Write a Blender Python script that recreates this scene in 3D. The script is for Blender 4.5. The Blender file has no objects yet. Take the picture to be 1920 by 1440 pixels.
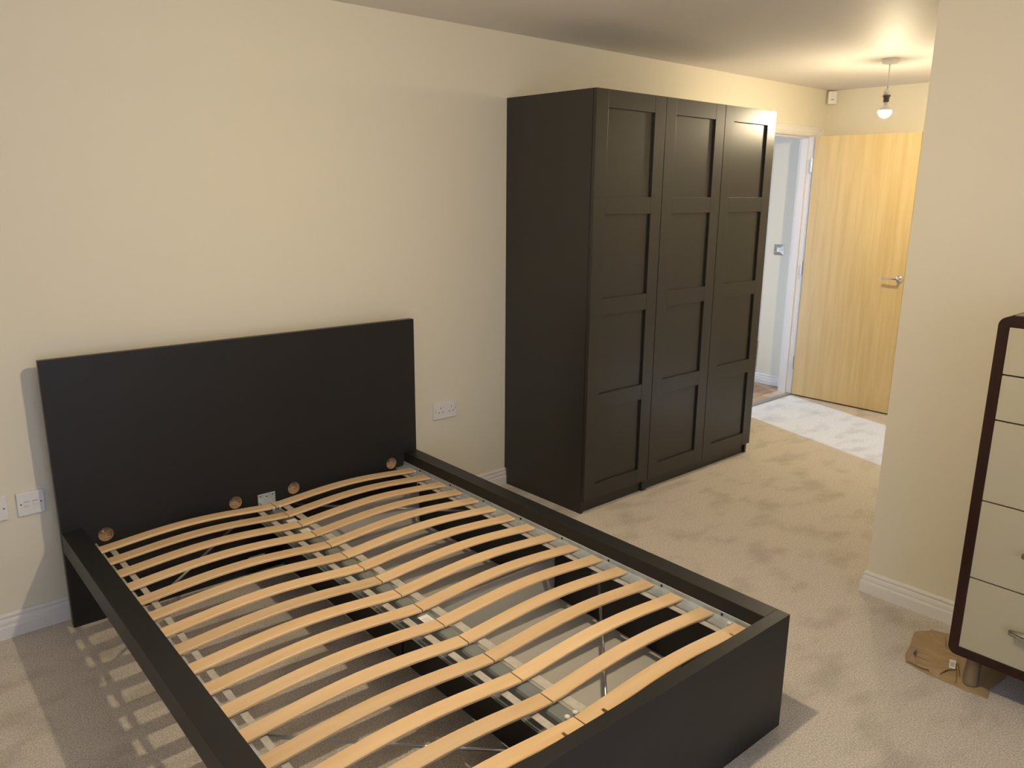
import bpy, bmesh, math, random
from mathutils import Vector, Matrix
random.seed(7)
S = bpy.context.scene
C = S.collection

# ------------------------------------------------------------------ camera
CAM = Vector((0.2629, -3.1057, 1.5779)); YAW, PITCH, ROLL, FPX = 0.7304, -0.2402, 0.0087, 1479.79
fw = Vector((math.sin(YAW)*math.cos(PITCH), math.cos(YAW)*math.cos(PITCH), math.sin(PITCH)))
r0 = Vector((math.cos(YAW), -math.sin(YAW), 0)); u0 = r0.cross(fw)
rr = math.cos(ROLL)*r0 + math.sin(ROLL)*u0; uu = -math.sin(ROLL)*r0 + math.cos(ROLL)*u0
cd = bpy.data.cameras.new('camera'); cam = bpy.data.objects.new('camera', cd); C.objects.link(cam)
cam.matrix_world = Matrix(((rr.x, uu.x, -fw.x, CAM.x), (rr.y, uu.y, -fw.y, CAM.y), (rr.z, uu.z, -fw.z, CAM.z), (0, 0, 0, 1)))
cd.sensor_width = 36; cd.lens = 36*FPX/1920; cd.clip_start = 0.02
S.camera = cam
# ------------------------------------------------------------------ world, light levels, exposure
W_STRENGTH = 2.8
BULB_COL = (1.0, 0.82, 0.54, 1); BULB_MAIN = 3450.0; BULB_HALL = 1040.0
world = bpy.data.worlds.new('sky'); S.world = world; world.use_nodes = True
bg = world.node_tree.nodes['Background']; bg.inputs[0].default_value = (0.60, 0.72, 1.0, 1); bg.inputs[1].default_value = W_STRENGTH
S.view_settings.view_transform = 'Standard'; S.view_settings.look = 'None'
S.view_settings.gamma = 1; S.view_settings.use_curve_mapping = False; S.view_settings.exposure = 0.0
def portal(loc, rot, sx, sy):          # sampling guides only (they emit nothing themselves)
    l = bpy.data.lights.new('window_portal', 'AREA'); l.shape = 'RECTANGLE'; l.size = sx; l.size_y = sy
    l.cycles.is_portal = True
    o = bpy.data.objects.new('window_portal', l); C.objects.link(o); o.location = loc; o.rotation_euler = rot
# window in the front wall (behind camera), window at the far end of the hall
portal((0.5, -4.52, 1.07), (math.pi/2, 0, 0), 2.2, 2.04)
portal((4.74, 0.64, 1.0), (math.pi/2, 0, -math.pi/2), 0.83, 1.94)
portal((6.5, 3.13, 1.16), (math.pi/2, 0, math.pi), 2.3, 2.3)
# low daylight falling through the hall's glazed doors and the open door onto the carpet
SUN_DIR = Vector((-0.300, -1.0, -0.42)); sl = bpy.data.lights.new('daylight', 'SUN'); sl.energy = 4.3; sl.angle = math.radians(2.0); sl.color = (0.40, 0.66, 1.0)
so = bpy.data.objects.new('daylight', sl); C.objects.link(so); so.rotation_euler = SUN_DIR.to_track_quat('-Z', 'Y').to_euler()

# ------------------------------------------------------------------ materials
def mat(name, col, rough=0.5, metal=0.0, spec=0.5, bump=None, var=None, emit=None):
    m = bpy.data.materials.new(name); m.use_nodes = True
    nt = m.node_tree; b = nt.nodes['Principled BSDF']
    b.inputs['Base Color'].default_value = (*col, 1); b.inputs['Roughness'].default_value = rough
    b.inputs['Metallic'].default_value = metal; b.inputs['Specular IOR Level'].default_value = spec
    if var or bump:
        tc = nt.nodes.new('ShaderNodeTexCoord')
    if var:                                        # (scale, colour2, detail, stretch)
        mp = nt.nodes.new('ShaderNodeMapping'); mp.inputs['Scale'].default_value = var[3]
        nt.links.new(tc.outputs['Object'], mp.inputs[0])
        n = nt.nodes.new('ShaderNodeTexNoise'); n.inputs['Scale'].default_value = var[0]; n.inputs['Detail'].default_value = var[2]
        nt.links.new(mp.outputs[0], n.inputs['Vector'])
        r = nt.nodes.new('ShaderNodeValToRGB'); r.color_ramp.elements[0].position = 0.35; r.color_ramp.elements[1].position = 0.65
        r.color_ramp.elements[0].color = (*col, 1); r.color_ramp.elements[1].color = (*var[1], 1)
        nt.links.new(n.outputs['Fac'], r.inputs[0]); nt.links.new(r.outputs[0], b.inputs['Base Color'])
    if bump:                                       # (scale, strength, distance)
        n2 = nt.nodes.new('ShaderNodeTexNoise'); n2.inputs['Scale'].default_value = bump[0]; n2.inputs['Detail'].default_value = 3
        nt.links.new(tc.outputs['Object'], n2.inputs['Vector'])
        bp = nt.nodes.new('ShaderNodeBump'); bp.inputs['Strength'].default_value = bump[1]; bp.inputs['Distance'].default_value = bump[2]
        nt.links.new(n2.outputs['Fac'], bp.inputs['Height']); nt.links.new(bp.outputs[0], b.inputs['Normal'])
    if emit:
        b.inputs['Emission Color'].default_value = emit[0]; b.inputs['Emission Strength'].default_value = emit[1]
    return m
M = {}
M['wall'] = mat('wall paint', (0.77, 0.725, 0.60), 0.75, spec=0.3, bump=(90, 0.08, 0.002))
M['ceiling'] = mat('ceiling paint', (0.76, 0.73, 0.70), 0.58, spec=0.14, bump=(9, 0.3, 0.005))
M['gloss'] = mat('white gloss wood', (0.78, 0.765, 0.75), 0.35)
M['plastic'] = mat('white plastic', (0.80, 0.79, 0.78), 0.3)
M['hole'] = mat('dark recess', (0.02, 0.018, 0.016), 0.8)
M['dark'] = mat('black brown foil', (0.0160, 0.0160, 0.0165), 0.42, spec=0.34, var=(3, (0.0185, 0.0182, 0.0185), 3, (1, 1, 1)), bump=(250, 0.05, 0.001))
M['robe'] = mat('wardrobe foil', (0.0185, 0.017, 0.0155), 0.35, spec=0.62, var=(2, (0.021, 0.019, 0.017), 3, (1, 1, 1)), bump=(300, 0.05, 0.001))
M['steel'] = mat('galvanised steel', (0.50, 0.54, 0.57), 0.36, 0.5, var=(30, (0.60, 0.64, 0.66), 3, (1, 1, 1)))
M['beam'] = mat('grey steel beam', (0.24, 0.265, 0.255), 0.33, 0.2)
M['chrome'] = mat('chrome', (0.72, 0.72, 0.72), 0.16, 1.0)
M['rod'] = mat('zinc rod', (0.50, 0.52, 0.54), 0.3, 0.7)
M['tape'] = mat('slat strap', (0.46, 0.43, 0.38), 0.6, var=(60, (0.54, 0.51, 0.46), 2, (1, 1, 1)))
M['chip'] = mat('particle board', (0.55, 0.36, 0.19), 0.8, var=(160, (0.24, 0.14, 0.07), 3, (1, 1, 1)))
M['drawer'] = mat('pale drawer board', (0.66, 0.645, 0.61), 0.5)
M['drawerfront'] = mat('drawer front', (0.018, 0.016, 0.016), 0.5)
M['cream'] = mat('cream lacquer', (0.47, 0.43, 0.31), 0.3)
M['mahogany'] = mat('dark mahogany', (0.020, 0.006, 0.0035), 0.35, spec=0.35, var=(6, (0.030, 0.009, 0.005), 4, (8, 8, 1)))
M['topwood'] = mat('dark polished top', (0.05, 0.028, 0.022), 0.15)
M['nickel'] = mat('brushed nickel', (0.55, 0.54, 0.52), 0.32, 1.0)
M['paper'] = mat('white paper', (0.85, 0.84, 0.83), 0.6)
M['ink'] = mat('grey print', (0.12, 0.12, 0.13), 0.6)
M['holder'] = mat('dark brown lampholder', (0.10, 0.08, 0.065), 0.4)
M['navy'] = mat('dark navy fabric', (0.012, 0.016, 0.03), 0.6)
M['card'] = mat('corrugated cardboard', (0.40, 0.285, 0.155), 0.85, var=(9, (0.46, 0.33, 0.18), 4, (1, 1, 1)))
M['bulb'] = mat('lit bulb', (1, 1, 1), 0.3, emit=(BULB_COL, BULB_MAIN))
M['bulbh'] = mat('lit bulb hall', (1, 1, 1), 0.3, emit=(BULB_COL, BULB_HALL))
M['seal'] = mat('threshold metal', (0.36, 0.35, 0.34), 0.35, 0.7)

def carpet():
    m = mat('beige carpet', (0.5, 0.44, 0.36), 0.95, spec=0.1); nt = m.node_tree; b = nt.nodes['Principled BSDF']
    tc = nt.nodes.new('ShaderNodeTexCoord')
    def noise(s, d, st=(1, 1, 1)):
        mp = nt.nodes.new('ShaderNodeMapping'); mp.inputs['Scale'].default_value = st; mp.inputs['Rotation'].default_value = (0, 0, 0.5)
        nt.links.new(tc.outputs['Object'], mp.inputs[0])
        n = nt.nodes.new('ShaderNodeTexNoise'); n.inputs['Scale'].default_value = s; n.inputs['Detail'].default_value = d
        nt.links.new(mp.outputs[0], n.inputs[0]); return n
    big = noise(4.6, 8, (1, 1.7, 1)); fine = noise(190, 2)
    def ramp(n, a, c1, z, c2):
        r = nt.nodes.new('ShaderNodeValToRGB'); r.color_ramp.elements[0].position = a; r.color_ramp.elements[1].position = z
        r.color_ramp.elements[0].color = (*c1, 1); r.color_ramp.elements[1].color = (*c2, 1)
        nt.links.new(n.outputs['Fac'], r.inputs[0]); return r
    r1 = ramp(big, 0.32, (0.58, 0.525, 0.455), 0.50, (0.73, 0.665, 0.59)); r2 = ramp(fine, 0.3, (0.62, 0.62, 0.62), 0.7, (1.12, 1.12, 1.12))
    mx = nt.nodes.new('ShaderNodeMix'); mx.data_type = 'RGBA'; mx.blend_type = 'MULTIPLY'; mx.inputs[0].default_value = 1
    nt.links.new(r1.outputs[0], mx.inputs[6]); nt.links.new(r2.outputs[0], mx.inputs[7]); nt.links.new(mx.outputs[2], b.inputs['Base Color'])
    b.inputs['Sheen Weight'].default_value = 0.15
    bp = nt.nodes.new('ShaderNodeBump'); bp.inputs['Strength'].default_value = 0.6; bp.inputs['Distance'].default_value = 0.006
    nt.links.new(fine.outputs['Fac'], bp.inputs['Height']); nt.links.new(bp.outputs[0], b.inputs['Normal'])
    return m
M['carpet'] = carpet()
def wood(name, c1, c2, axis, rough, freq=9.0, dist=2.5, lo=0.3, hi=0.75):
    m = mat(name, c1, rough); nt = m.node_tree; b = nt.nodes['Principled BSDF']
    tc = nt.nodes.new('ShaderNodeTexCoord'); oi = nt.nodes.new('ShaderNodeObjectInfo')
    off = nt.nodes.new('ShaderNodeVectorMath'); off.operation = 'SCALE'; off.inputs['Scale'].default_value = 13
    cmb = nt.nodes.new('ShaderNodeCombineXYZ')
    for i in range(3): nt.links.new(oi.outputs['Random'], cmb.inputs[i])
    nt.links.new(cmb.outputs[0], off.inputs[0])
    add = nt.nodes.new('ShaderNodeVectorMath'); nt.links.new(tc.outputs['Object'], add.inputs[0]); nt.links.new(off.outputs[0], add.inputs[1])
    mp = nt.nodes.new('ShaderNodeMapping'); sc = [1, 1, 1]; sc[axis] = 0.06; mp.inputs['Scale'].default_value = sc
    nt.links.new(add.outputs[0], mp.inputs[0])
    n = nt.nodes.new('ShaderNodeTexNoise'); n.inputs['Scale'].default_value = freq*3; n.inputs['Detail'].default_value = 6; n.inputs['Distortion'].default_value = dist*0.2
    nt.links.new(mp.outputs[0], n.inputs[0])
    r = nt.nodes.new('ShaderNodeValToRGB'); r.color_ramp.elements[0].position = lo; r.color_ramp.elements[1].position = hi
    r.color_ramp.elements[0].color = (*c1, 1); r.color_ramp.elements[1].color = (*c2, 1)
    nt.links.new(n.outputs['Fac'], r.inputs[0]); nt.links.new(r.outputs[0], b.inputs['Base Color'])
    hs = nt.nodes.new('ShaderNodeHueSaturation'); mr = nt.nodes.new('ShaderNodeMapRange'); mr.inputs[3].default_value = 0.9; mr.inputs[4].default_value = 1.1
    nt.links.new(oi.outputs['Random'], mr.inputs[0]); nt.links.new(mr.outputs[0], hs.inputs['Value'])
    nt.links.new(r.outputs[0], hs.inputs['Color']); nt.links.new(hs.outputs[0], b.inputs['Base Color'])
    return m
M['birch'] = wood('birch slat', (0.74, 0.50, 0.265), (0.84, 0.61, 0.36), 0, 0.45)
M['oak'] = wood('pale oak veneer', (0.66, 0.485, 0.225), (0.78, 0.61, 0.32), 2, 0.42, freq=9)
M['plank'] = [wood('hall plank %d' % i, a, c, 0, 0.35, freq=6) for i, (a, c) in enumerate([
    ((0.30, 0.17, 0.085), (0.42, 0.26, 0.14)), ((0.42, 0.28, 0.17), (0.52, 0.36, 0.23)), ((0.22, 0.11, 0.05), (0.34, 0.19, 0.10))])]

# ------------------------------------------------------------------ helpers
def obj(name, bm, m, parent=None, smooth=False):
    if isinstance(bm, bmesh.types.BMesh):
        me = bpy.data.meshes.new(name); bmesh.ops.recalc_face_normals(bm, faces=bm.faces); bm.to_mesh(me); bm.free()
    else: me = bm
    if m and not me.materials: me.materials.append(m)
    if smooth:
        for p in me.polygons: p.use_smooth = True
    o = bpy.data.objects.new(name, me); C.objects.link(o)
    if parent: o.parent = parent
    return o
def thing(name, label, cat, loc=(0, 0, 0), rotz=0, group=None):
    o = bpy.data.objects.new(name, None); C.objects.link(o); o.empty_display_size = 0.1
    o.location = loc; o.rotation_euler = (0, 0, rotz); o['label'] = label; o['category'] = cat
    if group: o['group'] = group
    return o
def struct(name, bm, m, parent=None, smooth=False):
    o = obj(name, bm, m, parent, smooth)
    if not parent: o['kind'] = 'structure'
    return o
def tag(o, label, cat, group=None):
    o['label'] = label; o['category'] = cat
    if group: o['group'] = group
    return o
def bx(bm, x0, x1, y0, y1, z0, z1, bev=0.0, seg=2):
    t = bmesh.new(); bmesh.ops.create_cube(t, size=1)
    for v in t.verts:
        v.co = Vector(((x0+x1)/2 + v.co.x*abs(x1-x0), (y0+y1)/2 + v.co.y*abs(y1-y0), (z0+z1)/2 + v.co.z*abs(z1-z0)))
    if bev > 0: bmesh.ops.bevel(t, geom=list(t.edges), offset=bev, segments=seg, profile=0.6, affect='EDGES', clamp_overlap=True)
    me = bpy.data.meshes.new('t'); t.to_mesh(me); t.free(); bm.from_mesh(me); bpy.data.meshes.remove(me)
    return bm
def box(x0, x1, y0, y1, z0, z1, bev=0.0, seg=2): return bx(bmesh.new(), x0, x1, y0, y1, z0, z1, bev, seg)
def tube(bm, pts, r, n=12, caps=True):
    pts = [Vector(p) for p in pts]; rings = []
    for i, p in enumerate(pts):
        d = (pts[min(i+1, len(pts)-1)] - pts[max(i-1, 0)]).normalized()
        a = d.cross(Vector((0, 0, 1)));
        if a.length < 1e-3: a = d.cross(Vector((1, 0, 0)))
        a.normalize(); b = d.cross(a).normalized()
        rad = r[i] if isinstance(r, (list, tuple)) else r
        rings.append([bm.verts.new(p + a*rad*math.cos(t*2*math.pi/n) + b*rad*math.sin(t*2*math.pi/n)) for t in range(n)])
    for i in range(len(rings)-1):
        for k in range(n): bm.faces.new((rings[i][k], rings[i][(k+1) % n], rings[i+1][(k+1) % n], rings[i+1][k]))
    if caps: bm.faces.new(rings[0]); bm.faces.new(rings[-1][::-1])
    return bm
def lathe(bm, prof, n=24, origin=(0, 0, 0)):
    o = Vector(origin); rings = []
    for r, z in prof:
        if r < 1e-6: rings.append([bm.verts.new(o + Vector((0, 0, z)))])
        else: rings.append([bm.verts.new(o + Vector((r*math.cos(k*2*math.pi/n), r*math.sin(k*2*math.pi/n), z))) for k in range(n)])
    for a, b in zip(rings, rings[1:]):
        for k in range(n):
            v = [a[k % len(a)], a[(k+1) % len(a)], b[(k+1) % len(b)], b[k % len(b)]]
            q = []
            for x in v:
                if x not in q: q.append(x)
            if len(q) > 2: bm.faces.new(q)
    return bm
def prism(bm, poly, z0, z1, f=lambda x, y, z: (x, y, z)):      # polygon extruded between two levels
    a = [bm.verts.new(f(x, y, z0)) for x, y in poly]; b = [bm.verts.new(f(x, y, z1)) for x, y in poly]
    bm.faces.new(a[::-1]); bm.faces.new(b)
    for i in range(len(poly)):
        j = (i+1) % len(poly); bm.faces.new((a[i], a[j], b[j], b[i]))
    return bm
def flat_holes(outer, holes, z0, z1, f, name, m, parent):      # slab with real round or square holes
    cu = bpy.data.curves.new('c', 'CURVE'); cu.dimensions = '2D'; cu.fill_mode = 'BOTH'; cu.extrude = (z1-z0)/2
    for loop in [outer]+holes:
        s = cu.splines.new('POLY'); s.points.add(len(loop)-1); s.use_cyclic_u = True
        for p, (x, y) in zip(s.points, loop): p.co = (x, y, 0, 1)
    o = bpy.data.objects.new('c', cu); C.objects.link(o); bpy.context.view_layer.update()
    me = bpy.data.meshes.new_from_object(o.evaluated_get(bpy.context.evaluated_depsgraph_get())); bpy.data.objects.remove(o)
    for v in me.vertices: v.co = f(v.co.x, v.co.y, v.co.z + (z0+z1)/2)
    me.name = name; me.materials.clear()
    bm = bmesh.new(); bm.from_mesh(me); bmesh.ops.remove_doubles(bm, verts=bm.verts, dist=1e-5)
    return obj(name, bm, m, parent)
def rect(x0, x1, y0, y1): return [(x0, y0), (x1, y0), (x1, y1), (x0, y1)]
def circ(x, y, r, n=24): return [(x+r*math.cos(2*math.pi*k/n), y+r*math.sin(2*math.pi*k/n)) for k in range(n)]
XY = lambda x, y, z: (x, y, z)
XZ = lambda yy: (lambda x, y, z: (x, yy+z, y))       # 2D (x,y) -> wall plane facing y

# ------------------------------------------------------------------ dimensions of the room
HC = 2.3257; X3 = 6.232; X2 = 3.3075; Y2 = -1.885; XL = -0.9; YF = -4.4; WX = 2.9932; OX0, OX1, OZ = 5.245, 6.075, 1.99
T = 0.12
# floor, ceiling
struct('floor', box(XL-T, X3+T, YF-T, 0.02, -0.10, 0.0), M['carpet'])
struct('floor_hall', box(4.75, 8.0, 0.02, 3.0, -0.10, -0.008), M['plank'][0])
struct('ceiling', box(XL-T, 8.1, YF-T, 3.1, HC, HC+0.1), M['ceiling'])
# walls
flat_holes(rect(XL-T, X3+T, 0, HC)[:1] + [(OX0, 0), (OX0, OZ+0.03), (OX1+0.03, OZ+0.03), (OX1+0.03, 0), (X3+T, 0), (X3+T, HC), (XL-T, HC)],
           [], 0, T, XZ(0), 'wall_back', M['wall'], None)['kind'] = 'structure'
struct('wall_right', box(X3, X3+T, Y2-T, 0, 0, HC), M['wall'])
struct('wall_hall_right', box(X3, 8.1, T, 0.42, -0.008, HC), M['wall'])
struct('wall_hall_end', box(8.0, 8.1, 0.42, 3.1, -0.008, HC), M['wall'])
struct('wall_left', box(XL-T, XL, YF-T, 0, 0, HC), M['wall'])
bm = box(X2, X2+0.14, YF-T, Y2, 0, HC); bx(bm, X2+0.14, X3+T, Y2-T, Y2, 0, HC)
struct('wall_pier', bm, M['wall'])
fr = flat_holes(rect(XL-T, X2, 0, HC), [rect(-0.6, 1.6, 0.05, 2.1)], -T, 0, XZ(YF), 'wall_front', M['wall'], None); fr['kind'] = 'structure'
struct('wall_hall_left', box(4.75, 4.83, 1.2, 3.0, -0.008, HC), M['wall'])
hb2 = flat_holes(rect(4.75, 8.0, -0.008, HC), [rect(5.35, 7.65, 0.03, 2.3)], 0, 0.1, XZ(3.0), 'wall_hall_back', M['wall'], None); hb2['kind'] = 'structure'
hp = flat_holes(rect(T, 1.2, -0.008, HC), [rect(0.225, 1.06, 0.02, 1.96)], 0, 0.08, lambda x, y, z: (4.75+z, x, y), 'wall_hall_partition', M['wall'], None); hp['kind'] = 'structure'
# window behind the camera
w = struct('window_1', flat_holes(rect(-0.6, 1.6, 0.05, 2.1), [rect(-0.53, 0.46, 0.12, 2.03), rect(0.54, 1.53, 0.12, 2.03)], -0.09, -0.03, XZ(YF), 'window_1', M['gloss'], None).data, None)
bpy.data.objects.remove([o for o in bpy.data.objects if o.name.startswith('window_1') and o is not w][0]); w.name = 'window_1'
glass = mat('window glass', (1, 1, 1), 0.0); glass.node_tree.nodes['Principled BSDF'].inputs['Transmission Weight'].default_value = 1; glass.node_tree.nodes['Principled BSDF'].inputs['IOR'].default_value = 1.01
for a, b in ((-0.53, 0.46), (0.54, 1.53)): obj('pane', box(a, b, YF-0.062, YF-0.058, 0.12, 2.03), glass, w)
struct('trim_1', box(-0.63, 1.63, YF-0.03, YF+0.02, 0.035, 0.05, 0.004), M['seal'])       # door sill
# ------------------------------------------------------------------ skirting boards
def skirt_prof(): return [(0, 0), (0.019, 0), (0.019, 0.043), (0.0175, 0.046), (0.0125, 0.048), (0.0125, 0.052), (0.0135, 0.058), (0.0125, 0.065), (0.0095, 0.0705), (0.007, 0.072), (0.007, 0.0745), (0.0105, 0.0775), (0.0105, 0.082), (0.008, 0.087), (0.004, 0.0895), (0, 0.0895)]
def skirting(name, path, m=M['gloss'], z=0.0):                # path: corner points of the wall face; board stands to the LEFT of the path
    bm = bmesh.new(); prof = skirt_prof(); rings = []
    n = len(path)
    for i, p in enumerate(path):
        p = Vector((p[0], p[1]))
        def nrm(a, b): d = (Vector(b)-Vector(a)).normalized(); return Vector((-d.y, d.x))
        if i == 0: nn = nrm(path[0], path[1])
        elif i == n-1: nn = nrm(path[-2], path[-1])
        else:
            a, b = nrm(path[i-1], path[i]), nrm(path[i], path[i+1]); nn = (a+b)/(1+a.dot(b))
        rings.append([bm.verts.new((p.x+nn.x*d, p.y+nn.y*d, z+h)) for d, h in prof])
    for a, b in zip(rings, rings[1:]):
        for k in range(len(prof)):
            j = (k+1) % len(prof); bm.faces.new((a[k], a[j], b[j], b[k]))
    bm.faces.new(rings[0]); bm.faces.new(rings[-1][::-1])
    return struct(name, bm, m)
skirting('baseboard_back', [(WX-0.001, 0), (XL, 0)])
skirting('baseboard_back_2', [(OX0-0.075, 0), (WX+1.51, 0)])
skirting('baseboard_left', [(XL, -0.02), (XL, YF)])
skirting('baseboard_pier', [(X3-0.02, Y2), (X2, Y2), (X2, YF)][::-1])
skirting('baseboard_right', [(X3, Y2+0.02), (X3, -0.001)])
skirting('baseboard_hall', [(X3, T), (X3, 0.42), (7.98, 0.42)], z=-0.008)
skirting('baseboard_front', [(XL+0.02, YF), (-0.63, YF)])
skirting('baseboard_front_2', [(1.63, YF), (X2-0.02, YF)])
# ------------------------------------------------------------------ hallway door: lining, architrave, open leaf
bm = box(OX0, OX0+0.03, 0, T, -0.008, OZ); bx(bm, OX1, OX1+0.03, 0, T, -0.008, OZ); bx(bm, OX0, OX1+0.03, 0, T, OZ, OZ+0.03)
bx(bm, OX0+0.03, OX0+0.042, 0.048, T-0.02, 0, OZ-0.012); bx(bm, OX1-0.012, OX1, 0.048, T-0.02, 0, OZ-0.012); bx(bm, OX0+0.03, OX1, 0.048, T-0.02, OZ-0.012, OZ)
struct('trim_2', bm, M['gloss'])                              # door lining with its stop
def archit(name, y, sgn):
    prof = [(0.006, 0), (0.006, 0.010), (0.014, 0.013), (0.020, 0.010), (0.026, 0.013), (0.046, 0.016), (0.056, 0.020), (0.064, 0.022), (0.070, 0.018), (0.074, 0.012), (0.074, 0)]
    bm = bmesh.new(); rings = []
    corners = [(OX0+0.03, 0, -1, 0), (OX0+0.03, OZ, -1, 1), (OX1, OZ, 1.28, 1), (OX1, 0, 1.28, 0)]
    for cx, cz, dx, dz in corners:
        rings.append([bm.verts.new((cx+dx*a, y-sgn*h, cz+dz*a*0.92)) for a, h in prof])
    for a, b in zip(rings, rings[1:]):
        for k in range(len(prof)):
            j = (k+1) % len(prof); bm.faces.new((a[k], a[j], b[j], b[k]))
    bm.faces.new(rings[0]); bm.faces.new(rings[-1][::-1])
    return struct(name, bm, M['gloss'])
archit('trim_3', 0.0, 1)
struct('trim_4', box(OX0+0.02, OX1+0.01, -0.012, 0.035, -0.004, 0.006, 0.002), M['seal'])      # threshold strip
LX0, LX1 = 6.04, 6.084
leaf = struct('door_1', box(LX0, LX1, -0.785, -0.022, 0.012, 1.988, 0.0015), M['oak'])
for z in (1.784, 1.016, 0.268):
    h = bmesh.new(); tube(h, [(LX0-0.004, -0.012, z-0.05), (LX0-0.004, -0.012, z+0.05)], 0.006, 10); bx(h, LX0+0.002, LX0+0.03, -0.0225, -0.017, z-0.05, z+0.05)
    obj('hinge', h, M['nickel'], leaf)
h = bmesh.new()
tube(h, [(LX0+0.001, -0.757, 0.995), (LX0-0.008, -0.757, 0.995)], 0.0245, 24)
tube(h, [(LX0-0.006, -0.757, 0.995), (LX0-0.050, -0.757, 0.995)], 0.009, 12)
tube(h, [(LX0-0.050, -0.764, 0.995), (LX0-0.052, -0.757, 0.995), (LX0-0.052, -0.72, 0.995), (LX0-0.050, -0.675, 0.995), (LX0-0.047, -0.652, 0.995)], 0.0075, 12)
obj('handle', h, M['chrome'], leaf, True)
# hall planks (each a piece) laid along x
row = 0; y = 0.036
pieces = {}
while y < 1.7:
    x = 4.84 - (row*0.23) % 0.5
    xe = X3-0.001 if y < 0.425 else 7.4
    while x < xe:
        a, b = max(x, 4.84), min(x+0.50, xe)
        if b-a > 0.03:
            key = (round(b-a, 3), random.randrange(3))
            if key not in pieces:
                mb = box(0.0006, key[0]-0.0006, 0.0006, 0.0894, -0.008, 0.0, 0.0008, 1); me = bpy.data.meshes.new('floor_plank'); mb.to_mesh(me); mb.free()
                me.materials.append(M['plank'][key[1]]); pieces[key] = me
            o = obj('plank', pieces[key], None, bpy.data.objects['floor_hall']); o.location = (a, y, 0.0)
        x += 0.50
    y += 0.09; row += 1
# ------------------------------------------------------------------ bed
BO = (0.8066, -0.0954, 0); BA = -0.0228; BW = 1.5125; RT = 0.0701; LB = -1.9661; HB = 1.0026; HR = 0.3747
bed = thing('bed_frame', 'black-brown double bed frame with tall plain headboard, without mattress', 'bed', BO, BA)
holesx = [(0.1425, 0.3316), (0.6299, 0.3305), (0.8839, 0.3317), (1.3721, 0.3337)]
hb = flat_holes(rect(0, BW, 0.0, HB), [circ(x, z, 0.0265, 28) for x, z in holesx], 0, 0.0325, XZ(0), 'headboard', M['dark'], bed)
md = hb.modifiers.new('bevel', 'BEVEL'); md.width = 0.0012; md.segments = 1; md.limit_method = 'ANGLE'
for x, z in holesx:
    c_ = bmesh.new(); lathe(c_, [(0.0268, 0.001), (0.0262, 0.001), (0.0258, 0.026), (0, 0.026), (0, 0.030), (0.0268, 0.030), (0.0268, 0.001)], 28)
    bmesh.ops.rotate(c_, verts=c_.verts, cent=(0, 0, 0), matrix=Matrix.Rotation(-math.pi/2, 3, 'X'))
    bmesh.ops.translate(c_, verts=c_.verts, vec=(x, 0.0005, z))
    cup = obj('bolt_recess', c_, M['chip'], bed, True); cup['label'] = 'round recess showing raw particle board'
    s_ = tube(bmesh.new(), [(x-0.006, 0.027, z+0.008), (x-0.006, 0.016, z+0.008)], 0.0055, 8); obj('bolt', s_, M['chrome'], cup)
obj('footboard', box(0, BW, LB, LB+0.0408, 0.0, HR, 0.0012), M['dark'], bed)
for x0, x1 in ((0, RT), (BW-RT, BW)):
    obj('side_rail', box(x0, x1, LB+0.0408, -0.0004, 0.300, HR, 0.0012), M['dark'], bed)
for s in (-1, 1):                                             # ledge profiles screwed inside the rails
    e = bmesh.new(); wy0, wy1 = LB+0.0412, -0.001
    xw = BW-RT-0.0004 if s > 0 else RT+0.0004; lw = 0.047 if s > 0 else 0.037
    prof = [(0, 0.329), (0.0016, 0.3305), (0.003, 0.329), (0.003, 0.314), (0.0075, 0.3125), (0.0095, 0.3085), (lw, 0.3065), (lw, 0.300), (lw-0.004, 0.300), (lw-0.004, 0.3040), (0, 0.3045)]
    a = [e.verts.new((xw-s*d, wy0, z)) for d, z in prof]; b = [e.verts.new((xw-s*d, wy1, z)) for d, z in prof]
    for i in range(len(prof)): j = (i+1) % len(prof); e.faces.new((a[i], a[j], b[j], b[i]))
    e.faces.new(a); e.faces.new(b[::-1])
    led = obj('slat_ledge', e, M['steel'], bed)
    for i in range(8):
        yy = -0.14 - i*0.235
        obj('screw', tube(bmesh.new(), [(xw-s*0.0028, yy, 0.3215), (xw-s*0.0055, yy, 0.3215)], 0.0042, 8), M['hole'], led)
# centre beam: hat section, telescoping
def hat(y0, y1, ztop, grow, zbot):
    e = bmesh.new(); xc = 0.7535; h = 0.026+grow; t = 0.002
    out = [(-h-0.028, zbot+t), (-h-0.028, zbot), (-h-0.002, zbot), (-h, zbot+0.006), (-h, ztop-0.010), (-h+0.004, ztop-0.003), (-h+0.010, ztop), (h-0.010, ztop), (h-0.004, ztop-0.003), (h, ztop-0.010), (h, zbot+0.006), (h+0.002, zbot), (h+0.028, zbot), (h+0.028, zbot+t),
           (h+0.0005, zbot+t), (h-t, zbot+0.006), (h-t, ztop-0.012), (h-0.011, ztop-t), (-h+0.011, ztop-t), (-h+t, ztop-0.012), (-h+t, zbot+0.006), (-h-0.0005, zbot+t)]
    a = [e.verts.new((xc+x, y0, z)) for x, z in out]; b = [e.verts.new((xc+x, y1, z)) for x, z in out]
    n = len(out)
    for i in range(n): e.faces.new((a[i], a[(i+1) % n], b[(i+1) % n], b[i]))
    k = n - 1
    top, bot = out[:14], out[14:]
    for ring in (a, b):
        try: e.faces.new(ring)
        except Exception: pass
    return e
mb = obj('centre_beam', hat(LB+0.042, -0.035, 0.3055, 0, 0.252), M['beam'], bed)
sl = bmesh.new()
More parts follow.
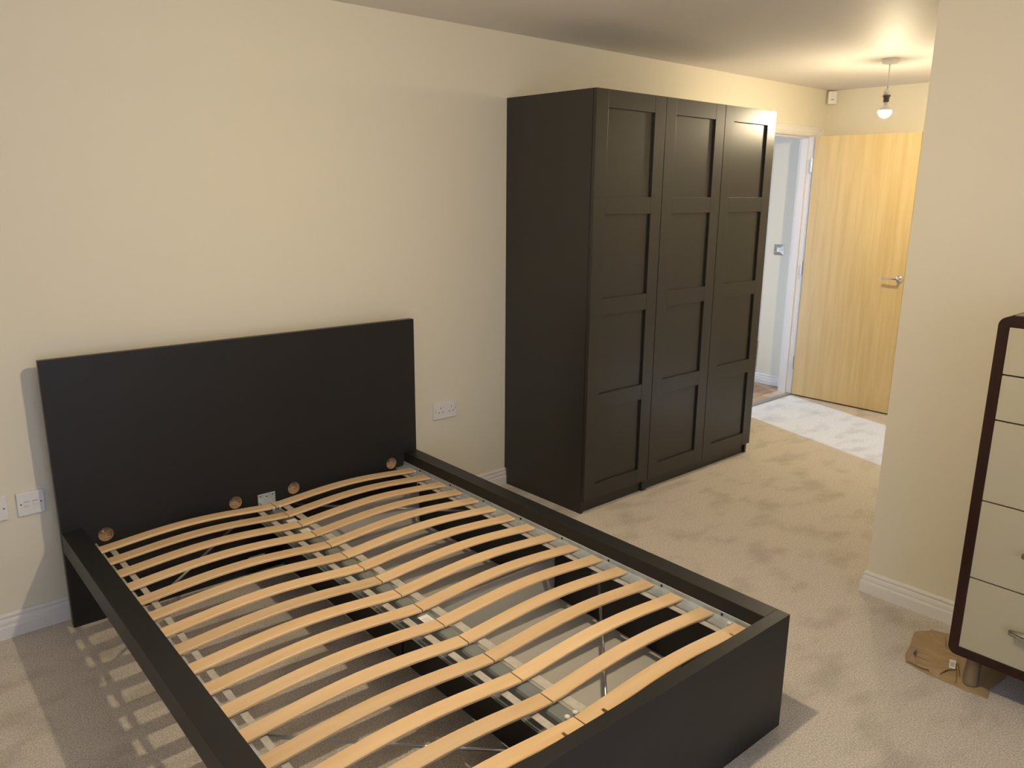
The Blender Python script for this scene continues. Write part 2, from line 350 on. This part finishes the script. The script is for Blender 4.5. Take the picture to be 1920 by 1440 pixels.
for sx in (-1, 1):
    bx(sl, 0.7535+sx*0.030, 0.7535+sx*0.058, -1.30, -0.04, 0.2475, 0.2515, 0.0008); bx(sl, 0.7535+sx*0.0265, 0.7535+sx*0.030, -1.30, -0.04, 0.2475, 0.268)
obj('beam_sleeve', sl, M['steel'], bed)
sl = bmesh.new()
for sx in (-1, 1): tube(sl, [(0.7535+sx*0.047, LB+0.045, 0.2555), (0.7535+sx*0.047, -0.04, 0.2555)], 0.0022, 6)
obj('beam_lip', sl, M['steel'], bed)
# bracket plate on headboard
bp = box(0.722, 0.798, -0.004, -0.0006, 0.2925, 0.340, 0.001, 1); bx(bp, 0.716, 0.804, -0.046, -0.002, 0.290, 0.2935, 0.0008, 1); bx(bp, 0.728, 0.780, -0.040, -0.003, 0.2935, 0.306, 0.003)
pl = obj('beam_bracket', bp, M['steel'], bed)
for x, z in ((0.733, 0.330), (0.760, 0.326), (0.787, 0.330)):
    obj('screw', tube(bmesh.new(), [(x, -0.0038, z), (x, -0.0052, z)], 0.0028, 8), M['hole'], pl)
bp = box(0.722, 0.798, LB+0.0412, LB+0.0445, 0.252, 0.300, 0.001, 1); obj('beam_bracket', bp, M['steel'], bed)
# diagonal brace rods
for a, b in (((0.640, -0.03, 0.268), (0.082, -0.58, 0.268)), ((0.872, -0.03, 0.268), (1.430, -0.58, 0.268)),
             ((0.082, -1.275, 0.268), (0.690, -1.885, 0.268)), ((1.430, -1.275, 0.268), (0.822, -1.885, 0.268))):
    a, b = Vector(a), Vector(b); d = (b-a).normalized()
    rod = tube(bmesh.new(), [a, b], 0.0048, 10)
    obj('brace_rod', rod, M['rod'], bed, True)
    e = bmesh.new(); q = b if abs(a.y) < 0.1 else a; q2 = a if q is b else b
    sx = -1 if q.x < 0.7 else 1
    xr = RT+0.0006 if sx < 0 else BW-RT-0.0006
    bx(e, min(xr, xr-sx*0.003), max(xr, xr-sx*0.003), q.y-0.02, q.y+0.02, 0.258, 0.300); bx(e, min(xr, xr-sx*0.03), max(xr, xr-sx*0.03), q.y-0.016, q.y+0.016, 0.258, 0.261)
    obj('rod_bracket', e, M['steel'], bed)
# stickers
st = obj('sticker', box(0.665, 0.735, -0.0012, -0.0004, 0.045, 0.075), M['paper'], bed); st['label'] = 'small white printed label low on headboard'
obj('print', box(0.670, 0.690, -0.0016, -0.0010, 0.062, 0.070), M['ink'], st)
for (x0, x1, y0, y1) in ((0.7315, 0.7675, -0.289, -0.248), (0.731, 0.768, -0.397, -0.364), (0.724, 0.758, -1.232, -1.185)):
    st = obj('sticker', box(x0, x1, y0, y1, 0.3056, 0.3062), M['paper'], bed); st['label'] = 'small white label on centre beam'
    e = bmesh.new()
    for k in range(4): bx(e, x0+0.004, x1-0.006-0.004*(k % 2), y0+0.006+k*0.007, y0+0.008+k*0.007, 0.3061, 0.3065)
    obj('print', e, mat('faint print', (0.45, 0.45, 0.46), 0.6) if False else M['ink'] if (x1-x0) > 1 else M['tape'], st)
# ------------------------------------------------------------------ slatted bases (each half lifts out on its own)
def slat_mesh(L, notches=()):
    bm = bmesh.new(); n = 22; Wd = 0.050; th = 0.0095; sec = []
    c_ = 0.0020
    prof = [(-Wd/2, c_), (-Wd/2+c_, 0), (Wd/2-c_, 0), (Wd/2, c_), (Wd/2, th-c_), (Wd/2-c_, th), (-Wd/2+c_, th), (-Wd/2, th-c_)]
    def zz(t): return 0.0210*math.sin(math.pi*t)**1.25
    ts = sorted(set([i/n for i in range(n+1)] + [v for q in notches for v in (q-0.009, q-0.004, q+0.009, q+0.0095)]))
    for t in ts:
        cut = 0.019 if any(q-0.006 < t < q+0.0093 for q in notches) else 0.0
        sec.append([bm.verts.new((t*L, (p + cut if p < 0 else p), z+zz(t))) for p, z in prof])
    for a, b in zip(sec, sec[1:]):
        for k in range(8): bm.faces.new((a[k], a[(k+1) % 8], b[(k+1) % 8], b[k]))
    bm.faces.new(sec[0][::-1]); bm.faces.new(sec[-1])
    me = bpy.data.meshes.new('bed_slat'); bmesh.ops.recalc_face_normals(bm, faces=bm.faces); bm.to_mesh(me); bm.free(); me.materials.append(M['birch'])
    return me
def slatted(x0, x1, label, straps):
    t = thing('slatted_bed_base', label, 'bed base', BO, BA, 'two halves of the slatted bed base')
    me = slat_mesh(x1-x0); me2 = slat_mesh(x1-x0, (0.10, 0.90))
    for i in range(16):
        o = obj('slat', me2 if i == 15 else me, None, t); o.location = (x0, -0.1165-0.1174*i+0.025 + (-0.006 if i == 15 else 0), 0.3086)
    for s0, s1 in straps:
        e = bmesh.new(); bx(e, s0, s1, LB+0.065, -0.085, 0.3066, 0.3084)
        obj('strap', e, M['tape'], t)
        # the strap is stapled round every slat
        e = bmesh.new(); L = x1-x0
        for i in range(16):
            yc = -0.1165-0.1174*i+0.025 + (-0.006 if i == 15 else 0)
            for k in range(2): bx(e, s0+0.002+0.009*k, s0+0.009+0.009*k, yc-0.004, yc-0.002, 0.3055, 0.3067)
        o = obj('staples', e, M['steel'], t); o['kind'] = 'stuff'
    pegs = []
    for i in (0, 15):
        yc = -0.1165-0.1174*i+0.025 + (-0.006 if i == 15 else 0)
        for xx in ((x0+0.012, x1-0.012)):
            yo = -0.032 if i == 0 else 0.032
            e = lathe(bmesh.new(), [(0, 0.3062), (0.0055, 0.3062), (0.0055, 0.3165), (0.0075, 0.3172), (0.0075, 0.3205), (0.004, 0.3225), (0, 0.3225)], 12, (xx, yc+yo, 0))
            obj('peg', e, M['plastic'], t, True)
    return t
slatted(0.080, 0.7480, 'left half of the birch slatted base, open carpet below it', ((0.127, 0.146), (0.677, 0.700)))
slatted(0.7520, 1.4300, 'right half of the birch slatted base, above the pale underbed drawers', ((0.7815, 0.8105), (1.364, 1.384)))
# ------------------------------------------------------------------ underbed drawers at the right side
def drawer(y0, y1, label):
    t = thing('underbed_drawer', label, 'drawer', BO, BA, 'storage drawers below the right side of the bed')
    obj('bottom', box(0.815, 1.492, y0+0.012, y1-0.012, 0.026, 0.030), M['drawer'], t)
    obj('side_panel', box(0.8122, 1.492, y1-0.012, y1, 0.018, 0.190, 0.001, 1), M['drawer'], t)
    obj('side_panel', box(0.8122, 1.492, y0, y0+0.012, 0.018, 0.190, 0.001, 1), M['drawer'], t)
    obj('back_panel', box(0.80, 0.812, y0, y1, 0.018, 0.190, 0.001, 1), M['drawerfront'], t)
    obj('front_panel', box(1.4922, 1.509, y0, y1, 0.012, 0.296, 0.001, 1), M['drawerfront'], t)
    for x in (0.86, 1.44):
        for y in (y0+0.06, y1-0.06): obj('castor', tube(bmesh.new(), [(x, y-0.008, 0.0125), (x, y+0.008, 0.0125)], 0.0125, 12), M['hole'], t)
drawer(-0.968, -0.035, 'pale underbed drawer with black front, nearest the headboard')
drawer(-1.915, -0.978, 'pale underbed drawer with black front, nearest the footboard')

# ------------------------------------------------------------------ wardrobe
HWZ = 2.0237; DY = -0.5803
wr = thing('wardrobe', 'tall black-brown three-door wardrobe with panelled doors against the wall', 'wardrobe', (WX, 0, 0))
side = [(-0.0005, 0.092), (-0.0005, HWZ), (DY, HWZ), (DY, 0), (-0.0195, 0), (-0.0195, 0.092)]
for x0 in (0.0, 0.482, 0.5005, 1.4825):
    bm = prism(bmesh.new(), side, x0+0.0003, x0+0.0177, lambda x, y, z: (z, x, y))
    obj('side_panel', bm, M['robe'], wr)
for a, b in ((0.018, 0.482), (0.5185, 1.4825)):
    obj('plinth', box(a, b, DY+0.012, DY+0.028, 0.0, 0.064), M['robe'], wr)
    obj('top_panel', box(a, b, DY, -0.001, HWZ-0.019, HWZ-0.0005), M['robe'], wr)
    obj('back_panel', box(a, b, -0.012, -0.008, 0.10, HWZ-0.02), M['robe'], wr)
    obj('bottom_panel', box(a, b, DY+0.001, -0.021, 0.065, 0.083), M['robe'], wr)
zr = [(1.9453, HWZ), (1.4735, 1.5525), (1.001, 1.081), (0.530, 0.6105), (0.0665, 0.1455)]
yb = DY-0.0012; yf_ = DY-0.0200
for k in range(3):
    a = 0.5005*k+0.0015; b = a+0.4965
    d = obj('door', box(a+0.05, b-0.05, yf_+0.0115, yb, 0.08, HWZ-0.02), M['robe'], wr)      # recessed flat panel
    for s0, s1 in ((a, a+0.0815), (b-0.0815, b)): obj('stile', box(s0, s1, yf_, yb, 0.0665, HWZ, 0.0010), M['robe'], d)
    for z0, z1 in zr: obj('cross_rail', box(a+0.0817, b-0.0817, yf_+0.0004, yb, z0, z1, 0.0010), M['robe'], d)

# ------------------------------------------------------------------ tall chest of drawers by the pier
CX, CY0 = 2.865, -2.345; CD = 0.40; CWD = 0.80; CY1 = CY0-CWD; ZT = 1.232; ZB = 0.128
ch = thing('chest_of_drawers', 'tall chest with cream drawer fronts in a dark mahogany frame', 'chest', (CX+0.2, CY0-0.4, 0))
ch.location = (0, 0, 0)
R = 0.026; FRW = 0.028   # corner radius, frame width
def rrect(y0, y1, z0, z1, r, n=6):
    out = []
    for cy, cz, a0 in ((y1-r, z1-r, 0), (y0+r, z1-r, 90), (y0+r, z0+r, 180), (y1-r, z0+r, 270)):
        for k in range(n+1): a = math.radians(a0+90*k/n); out.append((cy+r*math.cos(a), cz+r*math.sin(a)))
    return out
YZ = lambda x, y, z: (z, x, y)
flat_holes(rrect(CY1, CY0, ZB, ZT, R), [rect(CY1+FRW, CY0-FRW, ZB+FRW, ZT-FRW)], CX, CX+CD-0.012, YZ, 'carcass', M['mahogany'], ch)
obj('back_panel', box(CX+CD-0.02, CX+CD-0.013, CY1+FRW, CY0-FRW, ZB+FRW, ZT-FRW), M['mahogany'], ch)
obj('top_inlay', box(CX+0.03, CX+CD-0.03, CY1+0.03, CY0-0.03, ZT-0.001, ZT+0.003, 0.001), M['topwood'], ch)
e = bmesh.new()
for (ya, yb2, za, zb) in ((CY0-FRW-0.001, CY0+0.0004, ZT-FRW-0.0005, ZT-FRW+0.0012), (CY0-FRW-0.0012, CY0-FRW+0.0005, ZT-FRW, ZT)): bx(e, CX-0.0005, CX+0.001, ya, yb2, za, zb)
obj('joint_line', e, M['hole'], ch)
ZL = [ZT-FRW, 1.0600, 0.9200, 0.6615, 0.4030, ZB+FRW]
for i in range(5):
    z1, z0 = ZL[i]-0.002, ZL[i+1]+0.0025
    d = obj('drawer', box(CX+0.003, CX+0.022, CY1+FRW+0.002, CY0-FRW-0.002, z0, z1, 0.0015), M['cream'], ch)
    yc = (CY0+CY1)/2; zc = (z0+z1)/2; hw = 0.235
    h = bmesh.new()
    for k in (-1, 1): tube(h, [(CX+0.004, yc+k*(hw-0.035), zc), (CX-0.020, yc+k*(hw-0.035), zc)], 0.005, 10)
    lo = []
    for k in range(9): lo.append((CX-0.020-0.006*math.sin(math.pi*k/8), yc-hw+2*hw*k/8, zc))
    tube(h, lo, [0.003, 0.010, 0.011, 0.011, 0.011, 0.011, 0.011, 0.010, 0.003] if False else [0.009]+[0.0135]*7+[0.009], 12)
    obj('handle', h, M['nickel'], d, True)
for x, y in ((2.94, -2.405), (CX+CD-0.06, -2.405), (2.94, CY1+0.06), (CX+CD-0.06, CY1+0.06)):
    e = lathe(bmesh.new(), [(0, 0.0039 if y > -2.5 else 0.0), (0.0225, 0.0039 if y > -2.5 else 0.0), (0.0235, 0.012), (0.0235, ZB-0.004), (0.030, ZB-0.003), (0.030, ZB), (0, ZB)], 24, (x, y, 0))
    obj('leg', e, M['nickel'], ch, True)

# ------------------------------------------------------------------ flattened cardboard under the chest leg
cp = [(2.9503, -2.1914), (2.9065, -2.2122), (2.8939, -2.2647), (2.8910, -2.3415), (2.8897, -2.4048), (2.8966, -2.4704), (2.9526, -2.4596), (3.060, -2.4700), (3.200, -2.470), (3.2200, -2.37), (3.2121, -2.2372), (3.1928, -2.1873), (3.1498, -2.1722), (3.1188, -2.1526), (3.0208, -2.1779)]
cb = thing('cardboard', 'torn flattened brown cardboard piece under the chest leg', 'cardboard')
bm = prism(bmesh.new(), cp[::-1], 0.0006, 0.0036); obj('lower_sheet', bm, M['card'], cb)
up = [(2.955, -2.193), (2.925, -2.2125), (2.908, -2.225), (2.902, -2.262), (2.910, -2.285), (2.900, -2.296), (2.914, -2.318), (2.965, -2.330), (2.990, -2.350), (3.03, -2.335), (3.06, -2.32), (3.10, -2.27), (3.19, -2.235), (3.188, -2.1895), (3.1478, -2.1745), (3.1188, -2.155), (3.03, -2.180)]
def crumple(poly, z, amp, name):
    bm = bmesh.new(); vs = [bm.verts.new((x, y, z)) for x, y in poly]; bm.faces.new(vs[::-1])
    bmesh.ops.triangulate(bm, faces=bm.faces); bmesh.ops.subdivide_edges(bm, edges=bm.edges, cuts=2, use_grid_fill=False)
    for v in bm.verts: v.co.z += amp*abs(math.sin(v.co.x*57+v.co.y*31))
    bmesh.ops.recalc_face_normals(bm, faces=bm.faces)
    r = bmesh.ops.extrude_face_region(bm, geom=list(bm.faces))
    for g in r['geom']:
        if isinstance(g, bmesh.types.BMVert): g.co.z += 0.0022
    return obj(name, bm, M['card'], cb)
crumple(up, 0.0038, 0.006, 'torn_top_sheet')
fl = bmesh.new(); q = [(2.9065, -2.2122, 0.006), (2.9503, -2.1914, 0.006), (3.02, -2.181, 0.007), (2.985, -2.2155, 0.022), (2.945, -2.2185, 0.024), (2.915, -2.245, 0.012)]
v = [fl.verts.new(p) for p in q]; w2 = [fl.verts.new((p[0], p[1], p[2]+0.002)) for p in q]; fl.faces.new(v[::-1]); fl.faces.new(w2)
for i in range(6): fl.faces.new((v[i], v[(i+1) % 6], w2[(i+1) % 6], w2[i]))
obj('curled_flap', fl, mat('grey brown cardboard face', (0.36, 0.26, 0.19), 0.85), cb)
e = bmesh.new()
for (xa, ya, xb, yb2) in ((2.915, -2.318, 2.90, -2.300), (3.03, -2.335, 2.955, -2.365), (2.99, -2.345, 2.905, -2.372)):
    d = Vector((xb-xa, yb2-ya, 0)); n = Vector((-d.y, d.x, 0)).normalized()*0.004; a_, b_ = Vector((xa, ya, 0.0036)), Vector((xb, yb2, 0.0036))
    vs = [e.verts.new(p) for p in (a_-n, b_-n, b_+n, a_+n)]; t_ = [e.verts.new(p+Vector((0, 0, 0.006))) for p in (a_, b_)]
    e.faces.new((vs[0], vs[1], t_[1], t_[0])); e.faces.new((vs[3], t_[0], t_[1], vs[2])); e.faces.new((vs[0], t_[0], vs[3])); e.faces.new((vs[1], vs[2], t_[1]))
obj('crease', e, M['card'], cb)
bm = box(-0.0095, 0.0095, -0.020, 0.020, 0, 0.0015, 0.0004, 1)
tg = tag(obj('paper_tag', bm, M['paper']), 'small white printed tag lying on the torn cardboard', 'tag')
tg.location = (2.990, -2.331, 0.0175); tg.rotation_euler = (0.28, 0.0, -1.25)
e = bmesh.new()
for k in range(3): bx(e, -0.005+0.004*k, -0.0035+0.004*k, -0.012, 0.008, 0.0014, 0.0018)
obj('print', e, M['ink'], tg)

# ------------------------------------------------------------------ wall fittings
def plate(name, label, cat, x0, x1, z0, z1, holes=(), rockers=(), extra=()):
    t = thing(name, label, cat, (x0, -0.0002, z0))
    w_, h_ = x1-x0, z1-z0
    obj('faceplate', box(0, w_, -0.0095, 0.0, 0, h_, 0.003), M['plastic'], t)
    for a, b, c_, d_, bev in rockers: obj('rocker', box(a, b, -0.0125, -0.009, c_, d_, 0.0012), M['plastic'], t)
    for a, b, ww, hh in holes: obj('hole', box(a-ww/2, a+ww/2, -0.0099, -0.0090, b-hh/2, b+hh/2), M['hole'], t)
    return t
hs = []
for o_ in (0.0, 0.0660): hs += [(0.0445+o_, 0.0560, 0.0036, 0.0075), (0.0330+o_, 0.0340, 0.0062, 0.0042), (0.0560+o_, 0.0340, 0.0062, 0.0042)]
hs += [(0.0125, 0.043, 0.0040, 0.0040), (0.1335, 0.043, 0.0040, 0.0040)]
plate('double_socket', 'white double wall socket between the headboard and the wardrobe', 'socket', 2.511, 2.656, 0.4525, 0.5375, hs,
      ((0.061, 0.072, 0.052, 0.072, 0), (0.126, 0.137, 0.052, 0.072, 0)))
t = plate('telephone_socket', 'square white telephone plate beside the headboard, partly in its shadow', 'socket', 0.699, 0.785, 0.4405, 0.5265,
      [(0.0115, 0.043, 0.0045, 0.0045), (0.0745, 0.043, 0.0045, 0.0045), (0.030, 0.0500, 0.018, 0.0012), (0.056, 0.0500, 0.018, 0.0012)], ((0.022, 0.038, 0.036, 0.047, 0), (0.048, 0.064, 0.036, 0.047, 0)))
plate('wall_switch', 'white switched plate at the far left edge, cut off by the frame', 'switch', 0.585, 0.671, 0.4405, 0.5285,
      [(0.0735, 0.043, 0.0045, 0.0045), (0.040, 0.052, 0.022, 0.001)], ((0.053, 0.067, 0.050, 0.070, 0),))
# chrome switch in the hall
t = thing('hall_switch', 'chrome square plate switch with white rocker on the hallway wall', 'switch', (X3-0.0002, 0.3045, 1.128))
bm = bmesh.new(); a = [bm.verts.new((0, s*0.045, u_*0.043)) for s, u_ in ((-1, -1), (1, -1), (1, 1), (-1, 1))]
b = [bm.verts.new((-0.002, s*0.045, u_*0.043)) for s, u_ in ((-1, -1), (1, -1), (1, 1), (-1, 1))]
c_ = [bm.verts.new((-0.012, s*0.014, u_*0.018)) for s, u_ in ((-1, -1), (1, -1), (1, 1), (-1, 1))]
for p, q in ((a, b), (b, c_)):
    for i in range(4): j = (i+1) % 4; bm.faces.new((p[i], p[j], q[j], q[i]))
bm.faces.new(a[::-1]); bm.faces.new(c_)
obj('faceplate', bm, M['chrome'], t); obj('rocker', box(-0.0155, -0.0115, -0.010, 0.010, -0.017, 0.017, 0.001), M['plastic'], t)
for s in (-1, 1): obj('screw', tube(bmesh.new(), [(-0.004, s*0.033, 0), (-0.0072, s*0.033, 0)], 0.003, 8), M['hole'], t)
# motion sensor in the corner
t = thing('motion_sensor', 'small white motion sensor mounted high in the room corner', 'sensor', (X3-0.036, -0.036, 2.272), math.radians(-45))
obj('housing', box(-0.031, 0.031, -0.022, 0.012, -0.046, 0.046, 0.006, 3), M['plastic'], t)
obj('lens', box(-0.012, 0.012, -0.0255, -0.020, 0.0, 0.030, 0.003), M['plastic'], t); obj('slot', box(-0.011, 0.011, -0.0229, -0.0215, -0.017, -0.013), M['hole'], t)
# dark item peeking past the wardrobe in the hallway
t = thing('folded_bag', 'dark navy item on the hallway floor peeking past the wardrobe', 'bag', (6.10, 0.66, 0.0), math.radians(8))
bm = prism(bmesh.new(), [(-0.20, 0.0), (0.215, 0.0), (0.222, 0.012), (0.205, 0.030), (0.17, 0.11), (0.09, 0.20), (-0.10, 0.22), (-0.20, 0.12)], -0.05, 0.05, lambda x, y, z: (z, -x+0.0, y+0.0))
bmesh.ops.bevel(bm, geom=list(bm.edges), offset=0.008, segments=2, affect='EDGES', clamp_overlap=True)
obj('body', bm, M['navy'], t); obj('strap', tube(bmesh.new(), [(0, 0.05, 0.205), (0, 0.08, 0.27), (0, 0, 0.30), (0, -0.06, 0.27), (0, -0.03, 0.205)], 0.008, 8), M['navy'], t, True)

# ------------------------------------------------------------------ pendant bulbs
def pendant(x, y, zb, lean, label, mbulb, rb=0.0305):
    t = thing('pendant_light', label, 'lamp', (x, y, HC), 0, 'bare bulb pendants')
    e = lathe(bmesh.new(), [(0, 0), (0.046, 0), (0.045, -0.010), (0.042, -0.024), (0.039, -0.027), (0.010, -0.028), (0.006, -0.034), (0, -0.034)], 32); obj('ceiling_rose', e, M['plastic'], t, True)
    dz = zb - HC; lx, ly = lean
    P = lambda s: (lx*s, ly*s, dz*s)
    k = lambda off: 1 - off/abs(dz)
    obj('flex', tube(bmesh.new(), [P(0.08), P(0.4), P(k(0.125))], 0.0033, 8), M['plastic'], t, True)
    c_ = Vector(P(1))
    e = lathe(bmesh.new(), [(0, 0.130), (0.006, 0.130), (0.012, 0.122), (0.0165, 0.112), (0.0170, 0.088), (0, 0.088)], 20, c_); obj('cord_grip', e, M['plastic'], t, True)
    e = lathe(bmesh.new(), [(0, 0.0885), (0.0225, 0.0885), (0.0225, 0.082), (0.0165, 0.078), (0.0155, 0.052), (0, 0.052)], 20, c_); h = obj('lampholder', e, M['holder'], t, True); h['label'] = 'dark brown lampholder'
    e = lathe(bmesh.new(), [(0, 0.0525), (0.012, 0.0525), (0.0125, 0.034), (0, 0.034)], 16, c_); obj('bulb_cap', e, M['plastic'], t, True)
    e = lathe(bmesh.new(), [(0.011, 0.0346), (0.0145, 0.030), (rb*0.72, 0.020), (rb*0.9, 0.012), (rb*0.985, 0.0055), (rb*0.93, 0.0045), (0, 0.0045)], 24, c_); obj('uplight_baffle', e, M['plastic'], t, True)  # opaque baffle added over the bulb to hold back its upward light
    e = lathe(bmesh.new(), [(0, 0.0043), (rb*0.975, 0.0043)]+[(rb*math.sin(math.radians(a)), rb*math.cos(math.radians(a))) for a in (90, 105, 120, 135, 150, 165)] + [(0, -rb)], 24, c_); obj('bulb', e, mbulb, t, True)
    return t
pendant(5.0615, -0.9524, 2.044, (0.037, 0.015), 'bare lit bulb on white flex hanging before the open oak door', M['bulbh'], 0.036)
pendant(1.60, -1.87, 2.025, (0.0, 0.0), 'bare lit bulb on white flex hanging from the ceiling above the bed', M['bulb'], 0.0215)
